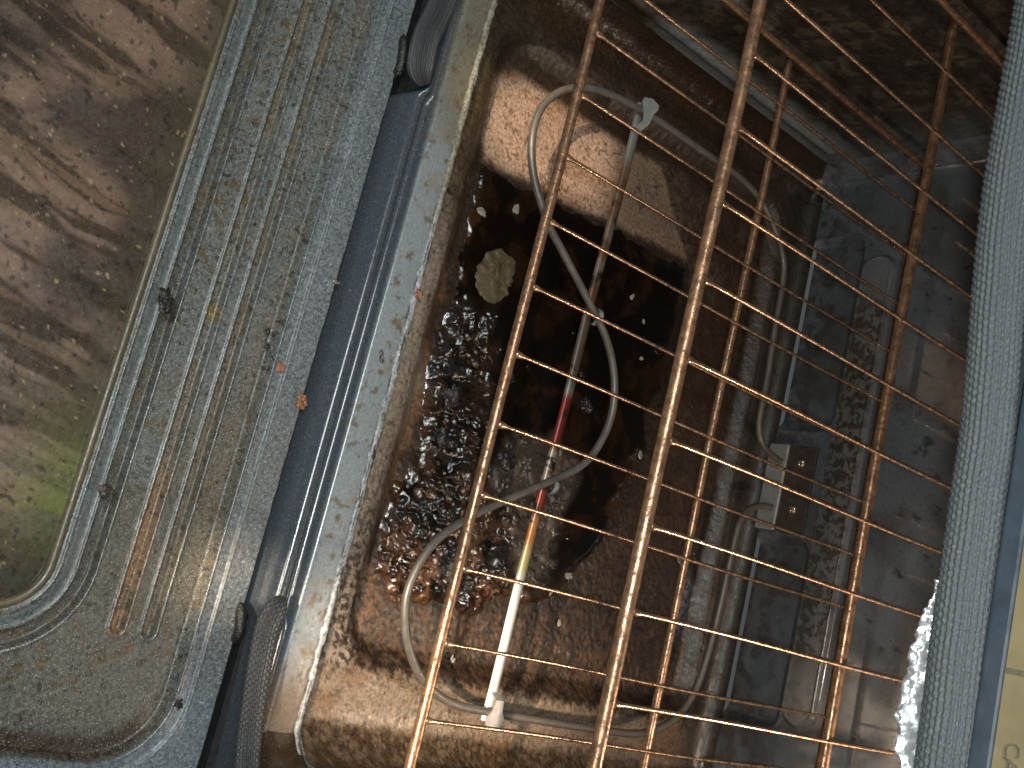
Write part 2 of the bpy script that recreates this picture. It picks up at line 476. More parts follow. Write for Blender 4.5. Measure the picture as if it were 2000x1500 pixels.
# ---- side walls ----------------------------------------------------
def side_wall(x0, sgn, seed):
    ys_ = np.arange(YF, YB - 0.0, 0.04); zs_ = np.arange(-2.45, 6.75, 0.05)
    Yw, Zw = np.meshgrid(ys_, zs_, indexing='ij')
    b = np.zeros_like(Yw)
    for (z0, h) in ((-2.02, 0.16), (-0.45, 0.20), (2.45, 0.20), (4.9, 0.2)):
        d = sd_rrect(Yw, Zw, 0.9, 8.7, z0 - h, z0 + h, h)
        b += 0.14 * ss(0.10, -0.22, d)
    r = 0.5; t = np.clip(r - (YB - Yw), 0, r); b += r - np.sqrt(np.maximum(r * r - t * t, 0))
    n_ = fbm(Yw, Zw, 0.8, 5, seed); m_ = fbm(Yw, Zw, 4.0, 4, seed + 5); q_ = fbm(Yw, Zw, 10, 3, seed + 9)
    c_ = const(Yw.shape, (0.020, 0.015, 0.009))
    c_ = mixc(c_, (0.046, 0.036, 0.022), ss(0.45, 0.65, m_))
    c_ = mixc(c_, (0.012, 0.007, 0.004), ss(0.55, 0.68, q_) * 0.9)
    c_ = mixc(c_, (0.012, 0.007, 0.004), ss(0.53, 0.64, n_) * 0.6)
    cl = ss(0.25, -0.2, sd_poly(Yw + 0.6 * (n_ - 0.5), Zw + 0.4 * (m_ - 0.5), [(2.9, -2.15), (3.6, -1.7), (5.2, -1.75), (9.5, -1.6), (9.5, -2.5), (6.5, -2.75), (4.6, -2.8), (3.5, -2.6)]))
    c_ = mixc(c_, (0.105, 0.112, 0.115), cl * 0.9)
    cl2 = ss(0.3, -0.2, sd_poly(Yw + 0.5 * (n_ - 0.5), Zw + 0.4 * (m_ - 0.5), [(1.2, -1.6), (2.5, -1.2), (3.2, -0.6), (2.6, 0.4), (1.3, 0.2)]))
    c_ = mixc(c_, (0.15, 0.15, 0.145), cl2 * 0.55)
    c_ = mixc(c_, (0.06, 0.063, 0.068), ss(7.6, 9.2, Yw) * 0.7)
    Xw = x0 + sgn * b + 0.012 * (m_ - 0.5)
    P_(grid_obj('side_wall', np.stack([Xw, Yw, Zw], -1), M_WALL, None, c_, 0.40 + 0.25 * (m_ - 0.5)))


side_wall(XL, 1, 60); side_wall(XR, -1, 80)

# ---- back wall -----------------------------------------------------
xs = np.arange(XL, XR + 0.02, 0.03); zs = np.r_[np.arange(-2.80, 0.0, 0.02), np.arange(0.0, 6.75, 0.06)]
X, Zb = np.meshgrid(xs, zs, indexing='ij')
off = np.zeros_like(X)
for (x0, x1) in ((0.05, 4.45), (6.72, 10.55)):
    d = sd_rrect(X, Zb, x0, x1, -2.96, -1.47, 0.36)
    off += 0.13 * ss(0.04, -0.16, d)
d = sd_rrect(X, Zb, 0.60, 10.35, -1.40, -0.66, 0.37)
off -= 0.10 * ss(0.03, -0.04, d)
off -= 0.022 * np.exp(-((d + 0.02) / 0.028) ** 2)
for (x0, x1) in ((0.05, 4.45), (6.72, 10.55)):
    d2 = sd_rrect(X, Zb, x0, x1, -2.96, -1.47, 0.36)
    off -= 0.022 * np.exp(-((d2 - 0.02) / 0.03) ** 2)
band = ss(0.03, -0.05, d)
n1 = fbm(X, Zb, 0.8, 5, 101); n2 = fbm(X, Zb, 5, 4, 102); n3 = fbm(X * 1.0, Zb, 12, 3, 103)
c = const(X.shape, (0.078, 0.086, 0.097))
c = mixc(c, (0.060, 0.060, 0.060), ss(0.45, 0.65, n1))
c = mixc(c, (0.012, 0.010, 0.009), ss(0.72, 0.80, n2) * 0.7)
dirty = band * ss(9.6, 8.4, X + 2 * (n1 - 0.5)) * ss(1.2, 2.0, X) * ss(0.45, 0.54, n3)
c = mixc(c, (0.105, 0.095, 0.085), band * 0.8)
c = mixc(c, (0.115, 0.125, 0.135), band * ss(2.0, 1.2, X) * 0.8)
c = mixc(c, (0.020, 0.012, 0.007), dirty * 0.85)
c = mixc(c, (0.028, 0.017, 0.010), ss(-1.0, -2.6, Zb) * ss(0.42, 0.60, n2) * 0.7)
rg = 0.07 + 0.22 * ss(0.46, 0.60, n3) * ss(-1.2, -1.45, Zb) + 0.20 * ss(0.5, 0.62, n2) * ss(0.0, -2.0, Zb) + 0.12 * band + 0.05 * n1
r = 0.5
Yb_ = np.full_like(X, YB) + off * 1.0
for e in (X - XL, XR - X):
    t = np.clip(r - e, 0, r); Yb_ -= r - np.sqrt(np.maximum(r * r - t * t, 0))
P_(grid_obj('back_wall', np.stack([X, Yb_, Zb], -1), M_BACK, None, c, rg, flip=True))

# ---- cavity roof ---------------------------------------------------
P_(box('cavity_roof', XL - 0.05, XR + 0.05, -0.3, YB + 0.1, 6.76, 6.9, M_PLATE))

# ---- front frame ---------------------------------------------------
prof = [(0.150, -3.20), (0.130, -3.10), (0.02, -3.07), (-0.10, -3.06), (-0.30, -3.06), (-0.42, -3.065), (-0.47, -3.10), (-0.53, -3.22), (-0.60, -3.25), (-0.66, -3.19), (-0.71, -3.10), (-0.76, -3.085), (-0.82, -3.095), (-0.87, -3.15), (-0.92, -3.24), (-0.96, -3.34), (-1.00, -3.46), (-1.03, -3.60), (-1.05, -3.8), (-1.06, -4.2), (-1.065, -5.2)]
pp = smooth_path([(0, a, b) for a, b in prof], 0.02, 1)[:, 1:]
xs = np.arange(-2.6, 13.6, 0.04)
Pf = np.zeros((len(xs), len(pp), 3))
slot = np.maximum(ss(10.20, 10.5, xs) * (1 + 0.25 * np.clip(xs - 10.4, 0, 3)), 1.7 * ss(1.75, 1.45, xs))
for i, x in enumerate(xs):
    y = pp[:, 0].copy(); z = pp[:, 1].copy()
    k = ss(-0.6, -1.1, y)
    y = y + 0.19 * slot[i] * k
    z = z + 0.10 * min(slot[i], 1) * ss(-0.45, -0.60, y) * ss(-3.4, -3.2, z)
    Pf[i, :, 0] = x; Pf[i, :, 1] = y; Pf[i, :, 2] = z
Xf = Pf[..., 0]; Yf = Pf[..., 1]
n1 = fbm(Xf, Yf, 1.2, 5, 140); n2 = fbm(Xf, Yf, 7, 3, 141)
c = const(Xf.shape, (0.044, 0.052, 0.062))
c = mixc(c, (0.17, 0.19, 0.20), ss(-0.50, -0.40, Yf))
c = mixc(c, (0.16, 0.13, 0.09), ss(-0.48, -0.1, Yf) * ss(0.48, 0.66, n1) * 0.7)
c = mixc(c, (0.10, 0.085, 0.05), ss(3.0, 0.8, Xf) * ss(-0.62, -0.35, Yf) * 0.8)
c = mixc(c, (0.10, 0.055, 0.025), ss(10.6, 11.6, Xf) * ss(-0.72, -0.5, Yf) * 0.85)
c = mixc(c, (0.09, 0.06, 0.03), ss(0.66, 0.74, n2) * ss(-0.6, -0.3, Yf) * 0.8)
P_(grid_obj('front_frame', Pf, M_FRAME, None, c, 0.20 + 0.10 * (n1 - 0.5) + 0.18 * ss(-0.5, -0.3, Yf)))

# lumpy enamel seam between frame and cavity floor
xs = np.arange(-1.5, 12.2, 0.025); th = np.linspace(0, np.pi, 9)
Xs, T = np.meshgrid(xs, th, indexing='ij')
rr = 0.060 * (1 + 0.7 * (fbm(Xs, T, 5, 4, 150) - 0.5) + 0.5 * (fbm(Xs, T, 18, 2, 152) - 0.5))
Ys = 0.085 - rr * np.cos(T); Zs = np.maximum(-3.075, floor_z(Xs, np.full_like(Xs, 0.14)) - 0.0) + rr * np.sin(T) * 0.9
n1 = fbm(Xs, T, 3, 4, 154)
c = mixc(const(Xs.shape, (0.22, 0.225, 0.225)), (0.03, 0.025, 0.02), ss(0.52, 0.66, n1))
c = mixc(c, (0.17, 0.15, 0.10), ss(4.5, 2.5, Xs) * 0.8)
P_(grid_obj('frame_seam', np.stack([Xs, Ys, Zs], -1), M_DOOR, None, c, 0.28 + 0.2 * n1, flip=True))
def side_frame(xa, xb, seed):
    # sheet-metal post beside the opening, curving up out of the lower flange
    ys_ = np.linspace(-0.78, 0.16, 40); zs_ = np.r_[np.linspace(-3.14, -2.4, 24), np.linspace(-2.3, 6.9, 60)]
    Yv, Zv = np.meshgrid(ys_, zs_, indexing='ij')
    cur = np.clip((-2.4 - Zv) / 0.75, 0, 1)
    Xv = xa + (xb - xa) * 0.0 + np.sign(xa - xb) * 0.75 * (1 - np.sqrt(np.maximum(1 - cur ** 2, 0))) - np.sign(xa - xb) * (0.10 + 0.55 * ss(-0.40, -0.62, Yv))
    q = fbm(Yv, Zv, 3, 4, seed)
    cc = mixc(const(Yv.shape, (0.036, 0.020, 0.010)), (0.06, 0.042, 0.026), ss(0.45, 0.6, q))
    P_(grid_obj('side_frame', np.stack([Xv, Yv, Zv], -1), M_FRAME, None, cc, np.full(Yv.shape, 0.3)))


side_frame(12.25, 13.6, 160); side_frame(-1.55, -2.6, 170)
# body below the frame and outer face at the sides of the opening
P_(box('body_panel', -3.2, 14.2, -0.90, 0.10, -9.0, -3.7, M_DARK))


# ---- gasket: braided rope, two lower ends and the run along the top
def braid(nr, pitch, amp, cross):
    def f(s, th):
        a = np.abs(np.cos(nr * 0.5 * th + 0.15 * np.sin(s * 9)))
        b = np.abs(np.sin(np.pi * s / pitch + np.round(th * nr / np.pi / 2) * np.pi * 0.5))
        return amp * (a - 0.5) + cross * (b - 0.5)
    return f


def end_taper(n, k0, k1):
    t = np.ones(n)
    if k0: t[:k0] = np.sin(np.linspace(0.25, np.pi / 2, k0)) ** 0.7
    if k1: t[-k1:] = np.sin(np.linspace(np.pi / 2, 0.25, k1)) ** 0.7
    return t


gz = -2.94
gp = smooth_path([(10.02, -0.82, gz), (10.22, -0.90, gz + .02), (10.5, -0.96, gz + .04), (10.94, -0.93, gz + .05), (11.52, -0.85, gz + .05), (12.05, -0.78, gz + .08), (12.5, -0.72, gz + .22), (12.9, -0.66, gz + .7), (13.05, -0.62, gz + 1.6)], 0.016)
P_(tube('gasket_end', gp, 0.155 * end_taper(len(gp), 18, 0), M_GASK, None, 112, braid(18, 0.095, 0.22, 0.16)))
gp = smooth_path([(1.58, -0.84, gz), (1.42, -1.00, gz + .02), (1.15, -1.07, gz + .05), (0.85, -1.08, gz + .06), (0.5, -1.02, gz + .06), (0.1, -0.96, gz + .06), (-0.5, -0.9, gz + .08), (-1.4, -0.8, gz + .2), (-2.0, -0.72, gz + .8)], 0.016)
P_(tube('gasket_end', gp, 0.20 * end_taper(len(gp), 22, 0), M_GASK, None, 112, braid(18, 0.5, 0.30, 0.02)))
gp = smooth_path([(-1.4, -0.5, 6.6), (0.5, -0.5, 6.88), (2.96, -0.5, 6.96), (4.98, -0.5, 6.955), (6.82, -0.5, 7.085), (7.68, -0.5, 7.105), (8.6, -0.5, 7.125), (9.4, -0.5, 7.155), (10.5, -0.5, 7.15), (12.8, -0.5, 6.95)], 0.02)
P_(tube('gasket', gp, 0.192, M_GASKW, None, 112, braid(26, 0.07, 0.13, 0.10)))

# ---- top frame, trim lip and rating label above the gasket
P_(box('top_frame', -2.6, 13.6, -0.30, 0.10, 6.98, 8.4, M_BLUE, b=0.02))
P_(box('trim_lip', -2.6, 13.6, -0.55, -0.29, 7.34, 7.53, M_BLUE, b=0.035))
lab = P_(box('label', 5.5, 13.0, -0.56, -0.31, 7.535, 8.3, M_LABEL))
cu = bpy.data.curves.new('label_text', 'FONT'); cu.body = 'CAUTION'; cu.size = 0.155 * S; cu.extrude = 0.0002
cu.materials.append(M_INK)
txt = bpy.data.objects.new('label_text', cu); COL.objects.link(txt)
txt.location = Vector((9.31, -0.568, 7.615)) * S; txt.rotation_euler = (math.radians(90), 0, 0)
bpy.context.view_layer.update()
dg = bpy.context.evaluated_depsgraph_get()
tme = bpy.data.meshes.new_from_object(txt.evaluated_get(dg))
tmat = txt.matrix_world.copy()
bpy.data.objects.remove(txt)
tme.transform(tmat)
lt = bpy.data.objects.new('lettering', tme); COL.objects.link(lt)
lt.parent = lab; lt.matrix_parent_inverse = lab.matrix_world.inverted() if False else Matrix.Identity(4)

P_line = box('printed_line', 8.80, 8.845, -0.5635, -0.559, 7.54, 8.29, M_INK)
P_line.parent = lab

# ---- door ------------------------------------------------------------
xs = np.arange(-2.0, 13.3, 0.03); ys = np.r_[np.arange(-7.6, -4.6, 0.05), np.arange(-4.6, -1.155, 0.0155)]
X, Y = np.meshgrid(xs, ys, indexing='ij')
Yn = Y
d_out = sd_rrect(X, Yn, -6, 12.72, -12, -1.80, 1.05)
d_win = sd_rrect(X, Yn, -6, 10.93, -12, -3.95, 0.72)
z = np.full_like(X, -3.46)
z -= 0.17 * ss(0.05, -0.08, d_out)
z -= 0.035 * ss(0.26, 0.21, d_out)
z += 0.022 * np.exp(-((d_out - 0.05) / 0.020) ** 2) + 0.014 * np.exp(-((d_out - 0.26) / 0.016) ** 2)
z += 0.10 * ss(0.30, 0.12, d_win)
z -= 0.16 * ss(0.345, 0.375, d_win) * ss(0.60, 0.56, d_win)
z += 0.034 * np.exp(-((d_win - 0.345) / 0.027) ** 2) + 0.034 * np.exp(-((d_win - 0.60) / 0.027) ** 2)
z += 0.030 * np.exp(-((d_win - 0.09) / 0.025) ** 2)
gro = []
for (a, b_, dep) in ((-2.92, -2.74, 0.085), (-2.46, -2.28, 0.10)):
    d = sd_rrect(X, Yn, -6, 11.0, a, b_, 0.07)
    gro.append(d)
    z -= dep * ss(0.015, -0.045, d)
    z += 0.030 * np.exp(-((d - 0.03) / 0.025) ** 2)
keep = d_win > 0.0
n0 = fbm(X, Yn, 0.55, 4, 200); n1 = fbm(X, Yn, 1.7, 5, 201); n2 = fbm(X, Yn, 6, 4, 202); n3 = fbm(X, Yn, 16, 3, 203)
c = const(X.shape, (0.078, 0.083, 0.078))
c = mixc(c, (0.118, 0.134, 0.140), ss(0.45, 0.6, n1) * ss(9, 5, X))
blot = ss(0.44, 0.56, n1 + 0.45 * (n0 - 0.5)) * (0.65 + 0.35 * ss(6.5, 9.5, X))
c = mixc(c, (0.056, 0.050, 0.032), blot * 0.85)
c = mixc(c, (0.070, 0.066, 0.052), ss(9.0, 11.2, X) * 0.75 * ss(0.1, -0.1, d_out))
c = mixc(c, (0.028, 0.015, 0.006), ss(-0.34, -0.20, d_out) * ss(0.03, -0.05, d_out) * ss(11.7, 12.3, X) * 0.95)
c = mixc(c, (0.085, 0.070, 0.052), ss(-2.2, -2.0, Yn) * ss(0.02, -0.02, d_out) * ss(0.38, 0.55, n1) * 0.7)
ch = ss(0.35, 0.38, d_win) * ss(0.60, 0.55, d_win)
c = mixc(c, (0.045, 0.038, 0.028), ch * (0.45 + 0.5 * ss(0.35, 0.6, n1)))
for d in gro:
    c = mixc(c, (0.085, 0.065, 0.042), ss(0.02, -0.03, d) * (0.4 + 0.6 * ss(0.4, 0.6, n1)))
c = mixc(c, (0.17, 0.085, 0.035), ss(0.10, 0.0, gro[0]) * ss(8.0, 9.3, X) * 0.75)
c = mixc(c, (0.065, 0.045, 0.02), ss(0.60, 0.68, n2) * ss(0.48, 0.6, n0) * 0.85)
c = mixc(c, (0.02, 0.014, 0.009), ss(0.70, 0.75, n3) * 0.9)
c = mixc(c, (0.105, 0.122, 0.138), ss(0.02, 0.06, d_out) * (0.55 + 0.35 * ss(11.0, 12.2, X)))
c = mixc(c, (0.125, 0.150, 0.160), ss(0.33, 0.30, d_win) * ss(0.11, 0.14, d_win) * 0.6)
# brown spill on the rib where the crumbs sit
bl = ss(0.16, 0.05, np.hypot((X - 6.2) * 0.9, Yn + 2.84) + 0.2 * (n2 - 0.5))
c = mixc(c, (0.12, 0.085, 0.03), bl)
crest = np.exp(-((d_out - 0.05) / 0.03) ** 2) + np.exp(-((d_win - 0.345) / 0.03) ** 2) + np.exp(-((d_win - 0.60) / 0.03) ** 2) + np.exp(-((d_win - 0.09) / 0.03) ** 2)
for d in gro:
    crest = crest + np.exp(-((d - 0.025) / 0.028) ** 2)
crest = np.clip(crest, 0, 1)
c = mixc(c, (0.085, 0.095, 0.10), crest * 0.4)
rg = (0.38 + 0.14 * blot + 0.12 * (n2 - 0.5)) * (1 - 0.66 * crest)
door = P_(grid_obj('door', np.stack([X, Y, z + 0.006 * (n3 - 0.5)], -1), M_DOOR, None, c, rg, keep=keep))


def D_(o):
    o.parent = door
    o.matrix_parent_inverse = door.matrix_parent_inverse.copy() if False else Matrix.Identity(4)
    return o


# after parenting, door's own world matrix is the identity (mesh in scene coordinates)
zedge = -3.46
edge = np.zeros((len(xs), 6, 3))
for j, (yy, zz) in enumerate(((-1.157, -3.462), (-1.140, -3.470), (-1.132, -3.490), (-1.130, -3.60), (-1.130, -4.2), (-1.16, -4.25))):
    edge[:, j] = np.stack([xs, np.full_like(xs, yy), np.full_like(xs, zz)], -1)
ecol = mixc(const(edge.shape[:2], (0.14, 0.155, 0.165)), (0.05, 0.045, 0.035), ss(0.5, 0.62, fbm(edge[..., 0], edge[..., 2], 2, 4, 230)))
D_(grid_obj('door_edge', edge, M_DOOR, None, ecol, np.full(edge.shape[:2], 0.35)))
D_(box('door_core', -2.0, 13.3, -7.6, -1.19, -4.3, -3.95, M_DARK))
# glass with streaks of baked grease
xs = np.arange(-2.0, 11.1, 0.025); ys = np.arange(-7.6, -3.7, 0.025)
X, Y = np.meshgrid(xs, ys, indexing='ij')
A = X - 0.22 * Y + 0.25 * (fbm(X, Y, 0.8, 3, 255) - 0.5)
st = fbm(A * 2.6, Y * 0.42, 1.0, 5, 260); st2 = fbm(A * 6.0, Y * 0.55, 1.0, 5, 270); n0 = fbm(X, Y, 0.5, 4, 280); n3 = fbm(X, Y, 9, 3, 281)
c = const(X.shape, (0.042, 0.026, 0.016))
c = mixc(c, (0.125, 0.080, 0.056), ss(0.46, 0.57, st))
c = mixc(c, (0.15, 0.095, 0.062), ss(0.55, 0.62, st2) * 0.55)
c = mixc(c, (0.013, 0.009, 0.006), ss(0.46, 0.64, n0) * 0.75)
edge_d = sd_rrect(X, Y, -6, 10.93, -12, -3.95, 0.72)
c = mixc(c, (0.045, 0.034, 0.020), ss(-0.75, -0.2, edge_d) * 0.7)
c = mixc(c, (0.115, 0.130, 0.030), ss(7.6, 9.3, X) * ss(10.6, 9.6, X) * ss(-1.3, -0.1, edge_d) * 0.75)  # yellow-green room reflection painted into the glass colour
c = mixc(c, (0.040, 0.034, 0.020), ss(6.5, 8.5, X) * ss(0.40, 0.58, st2) * 0.6)
c = mixc(c, (0.03, 0.028, 0.018), ss(9.6, 10.6, X) * 0.7)
c = mixc(c, (0.22, 0.17, 0.09), ss(0.84, 0.87, fbm(X, Y, 13, 2, 285)) * 0.8)
c = mixc(c, (0.012, 0.009, 0.006), ss(0.74, 0.78, fbm(X, Y, 11, 2, 283)) * 0.7)
keep = edge_d < 0.10
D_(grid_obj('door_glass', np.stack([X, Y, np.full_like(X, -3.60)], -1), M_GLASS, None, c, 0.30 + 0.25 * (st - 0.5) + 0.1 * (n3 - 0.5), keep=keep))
# tan sealing bead round the glass
t = np.linspace(0, np.pi / 2, 24)
path = [(-2.0, -3.95 - 0.01)] + [(x, -3.99) for x in np.arange(-1.6, 10.2, 0.2)]
arc = [(10.21 + 0.68 * np.sin(a), -4.67 + 0.68 * np.cos(a)) for a in t]
pth = [(x, y) for x, y in path] + arc + [(10.89, y) for y in np.arange(-4.9, -7.4, -0.3)]
pth = np.array([(x, y, -3.545) for x, y in pth])
pth = smooth_path(pth, 0.08, 1)
bc = mixc(const((len(pth), 12), (0.100, 0.076, 0.044)), (0.075, 0.062, 0.036), ss(0.4, 0.6, fbm(pth[:, 0:1] + np.zeros(12), np.arange(12)[None] * 0.1 + pth[:, 1:2], 1.5, 4, 290)))
bc = np.vstack([bc.reshape(-1, 3), bc[0, :1], bc[-1, :1]])
M_BEAD = enamel('glass_bead', speck=0.05, grain=0.2, bump=0.1)
Vt, F, tri = tube_arrays(pth, 0.060, 12)
D_(mesh_obj('glass_seal', Vt, [list(map(int, f)) for f in F] + tri, M_BEAD, None, col=bc, rgh=np.full(len(Vt), 0.4)))

# ---- hinge arms in the slots between door and frame
for (xa, xb) in ((10.25, 10.75), (0.75, 1.35)):
    hp = smooth_path([(xa, -1.22, -3.42), ((xa + xb) / 2, -1.17, -3.36), (xb, -1.12, -3.42), (xb + 0.1, -1.1, -3.8)], 0.03)
    P_(tube('hinge_arm', hp, 0.085 * end_taper(len(hp), 6, 6), M_CHAR, None, 14))

# ================================================================== HEATING ELEMENT
elem = thing('heating_element', 'thin grey tubular heating element bent in an M shape over the greasy oven floor', 'heating element', loc=(5.6, 9.4, -2.5))
EINV = Matrix.Translation(Vector((5.6, 9.4, -2.5)) * S).inverted()


def E_(o):
    o.parent = elem; o.matrix_parent_inverse = EINV
    return o


el = [(5.19, 9.62), (5.12, 9.15), (4.98, 8.78), (4.62, 8.55), (3.6, 8.52), (2.52, 8.45), (1.4, 8.40), (0.85, 8.15), (0.25, 7.4), (0.0, 6.6), (-0.03, 5.36), (-0.03, 3.6), (0.12, 2.4), (0.4, 1.75), (0.75, 1.38), (1.15, 1.19), (1.65, 1.18), (2.24, 1.40), (2.88, 1.93), (3.25, 2.42), (3.87, 3.27), (4.36, 3.88), (4.95, 4.27), (5.6, 4.42), (6.25, 4.28), (6.8, 3.88), (7.62, 2.62), (8.2, 1.78), (8.69, 1.28), (9.25, 1.05), (9.75, 1.04), (10.33, 1.28), (10.80, 1.72), (11.08, 2.35), (11.14, 3.3), (11.16, 5.8), (11.1, 7.0), (10.75, 7.8), (10.2, 8.2), (9.5, 8.38), (8.41, 8.47), (7.04, 8.52), (6.55, 8.62), (6.28, 8.95), (6.19, 9.3), (6.18, 9.62)]
ep = smooth_path([(x, y, -2.5) for x, y in el], 0.05, 2)
E_(tube('tube', ep, 0.070, M_ELEM, None, 16))
E_(box('bracket_plate', 4.80, 6.62, 9.545, 9.62, -2.40, -1.68, M_PLATE, b=0.02))
E_(box('terminal_plate', 4.78, 6.64, 9.49, 9.56, -2.86, -2.37, M_STEEL, b=0.03))


def screw(x, y, z, parent_fn, r=0.095):
    import bmesh
    bm = bmesh.new()
    bmesh.ops.create_uvsphere(bm, u_segments=20, v_segments=10, radius=1)
    for v in bm.verts:
        v.co = Vector((x + v.co.x * r, y - max(v.co.z, -0.1) * r * 0.55, z + v.co.y * r))
        if abs(v.co.x - x) < r * 0.16 or abs(v.co.z - z) < r * 0.16:
            v.co.y += r * 0.22
    vs = [tuple(v.co) for v in bm.verts]; bm.verts.index_update(); fs = [[q.index for q in f.verts] for f in bm.faces]
    bm.free()
    return parent_fn(mesh_obj('screw', vs, fs, M_SCREW))


screw(5.17, 9.54, -2.02, E_); screw(6.16, 9.54, -2.02, E_)

# flat support strap with arrow-shaped end hooks, heat tinted in the middle
xs = np.linspace(-0.22, 11.30, 330)
w = 0.085
yc = 3.52 - 0.022 * xs
rows = []
for i, x in enumerate(xs):
    dz = 0.02 * math.sin(x * 1.3)
    rows.append([(x, yc[i] - w, -2.66 + dz), (x, yc[i] - w, -2.60 + dz), (x, yc[i] - 0.25 * w, -2.585 + dz), (x, yc[i] + 0.25 * w, -2.60 + dz), (x, yc[i] + w, -2.60 + dz), (x, yc[i] + w, -2.66 + dz)])
Pst = np.array(rows); Xg = Pst[..., 0]
n1 = fbm(Xg, Pst[..., 1], 3, 4, 300); n2 = fbm(Xg, Pst[..., 1], 7, 3, 301)
c = const(Xg.shape, (0.20, 0.19, 0.17))
c = mixc(c, (0.12, 0.055, 0.028), ss(0.7, 1.3, Xg) * ss(5.6, 5.2, Xg) * (0.5 + 0.5 * ss(0.35, 0.6, n1)))
c = mixc(c, (0.09, 0.075, 0.055), ss(4.0, 4.3, Xg) * ss(5.6, 5.2, Xg) * 0.8)
c = mixc(c, (0.17, 0.022, 0.016), ss(5.45, 5.7, Xg) * ss(6.7, 6.5, Xg))
c = mixc(c, (0.30, 0.22, 0.17), ss(6.55, 6.7, Xg) * ss(7.3, 7.1, Xg))
c = mixc(c, (0.28, 0.055, 0.032), ss(7.2, 7.4, Xg) * ss(7.9, 7.7, Xg))
c = mixc(c, (0.52, 0.22, 0.07), ss(7.75, 7.9, Xg) * ss(8.6, 8.2, Xg))
c = mixc(c, (0.64, 0.48, 0.20), ss(8.2, 8.5, Xg) * ss(9.2, 8.7, Xg))
c = mixc(c, (0.72, 0.70, 0.66), ss(8.7, 9.0, Xg))
c = mixc(c, (0.03, 0.02, 0.015), ss(0.60, 0.66, n2) * ss(1.2, 2, Xg) * ss(8.7, 8.2, Xg))
m, nt, b = new_mat('tempered_strap')
nt.links.new(attr(nt, 'Col').outputs['Color'], b.inputs['Base Color']); nt.links.new(attr(nt, 'Rgh').outputs['Fac'], b.inputs['Roughness'])
b.inputs['Metallic'].default_value = 0.35
M_STRAP = m
strap = E_(grid_obj('support_strap', Pst, M_STRAP, None, c, 0.38 + 0.3 * (n1 - 0.5)))


def hook(x, y, sgn):
    """arrow-head tongue of the strap that folds over the tube"""
    o = [(x - 0.06 * sgn, y - 0.10), (x + 0.10 * sgn, y - 0.20), (x + 0.20 * sgn, y - 0.18), (x + 0.27 * sgn, y + 0.02), (x + 0.22 * sgn, y + 0.20), (x + 0.14 * sgn, y + 0.22), (x - 0.02 * sgn, y + 0.11), (x - 0.22 * sgn, y + 0.08), (x - 0.22 * sgn, y - 0.08)]
    n = len(o); zt, zb = -2.395, -2.43
    v = [(a, b_, zt) for a, b_ in o] + [(a, b_, zb) for a, b_ in o]
    f = [list(range(n)), list(range(2 * n - 1, n - 1, -1))] + [[i, i + n, (i + 1) % n + n, (i + 1) % n] for i in range(n)]
    k = len(v)
    xx = x - 0.22 * sgn
    v += [(xx, y - 0.08, zt), (xx, y + 0.08, zt), (xx - 0.12 * sgn, y + 0.08, -2.6), (xx - 0.12 * sgn, y - 0.08, -2.6), (xx, y - 0.08, zb), (xx, y + 0.08, zb), (xx - 0.10 * sgn, y + 0.08, -2.62), (xx - 0.10 * sgn, y - 0.08, -2.62)]
    f += [[k, k + 1, k + 2, k + 3], [k + 4, k + 7, k + 6, k + 5], [k, k + 3, k + 7, k + 4], [k + 1, k + 5, k + 6, k + 2]]
    return E_(mesh_obj('hook', v, f, M_STEEL, smooth=False))


hook(-0.03, 3.55, -1); hook(11.14, 3.30, 1)
# two small upright clips where the strap passes under the bends
for (xc, yc_, a) in ((4.02, 3.52, 0.3), (7.22, 3.42, -0.3)):
    pts = [(xc - 0.15, yc_ + 0.03, -2.59), (xc - 0.08, yc_ + 0.05, -2.43), (xc + 0.06, yc_ + 0.055, -2.415), (xc + 0.14, yc_ + 0.05, -2.50), (xc + 0.17, yc_ + 0.05, -2.59)]
    pts = smooth_path(pts, 0.03, 1)
    row = np.stack([pts + np.array([0, -0.05, 0]), pts + np.array([0, 0.0, 0.012]), pts + np.array([0, 0.05, 0]), pts + np.array([0, 0.05, -0.03]), pts + np.array([0, -0.05, -0.03])], 1)
    E_(grid_obj('clip', row, M_STEEL))


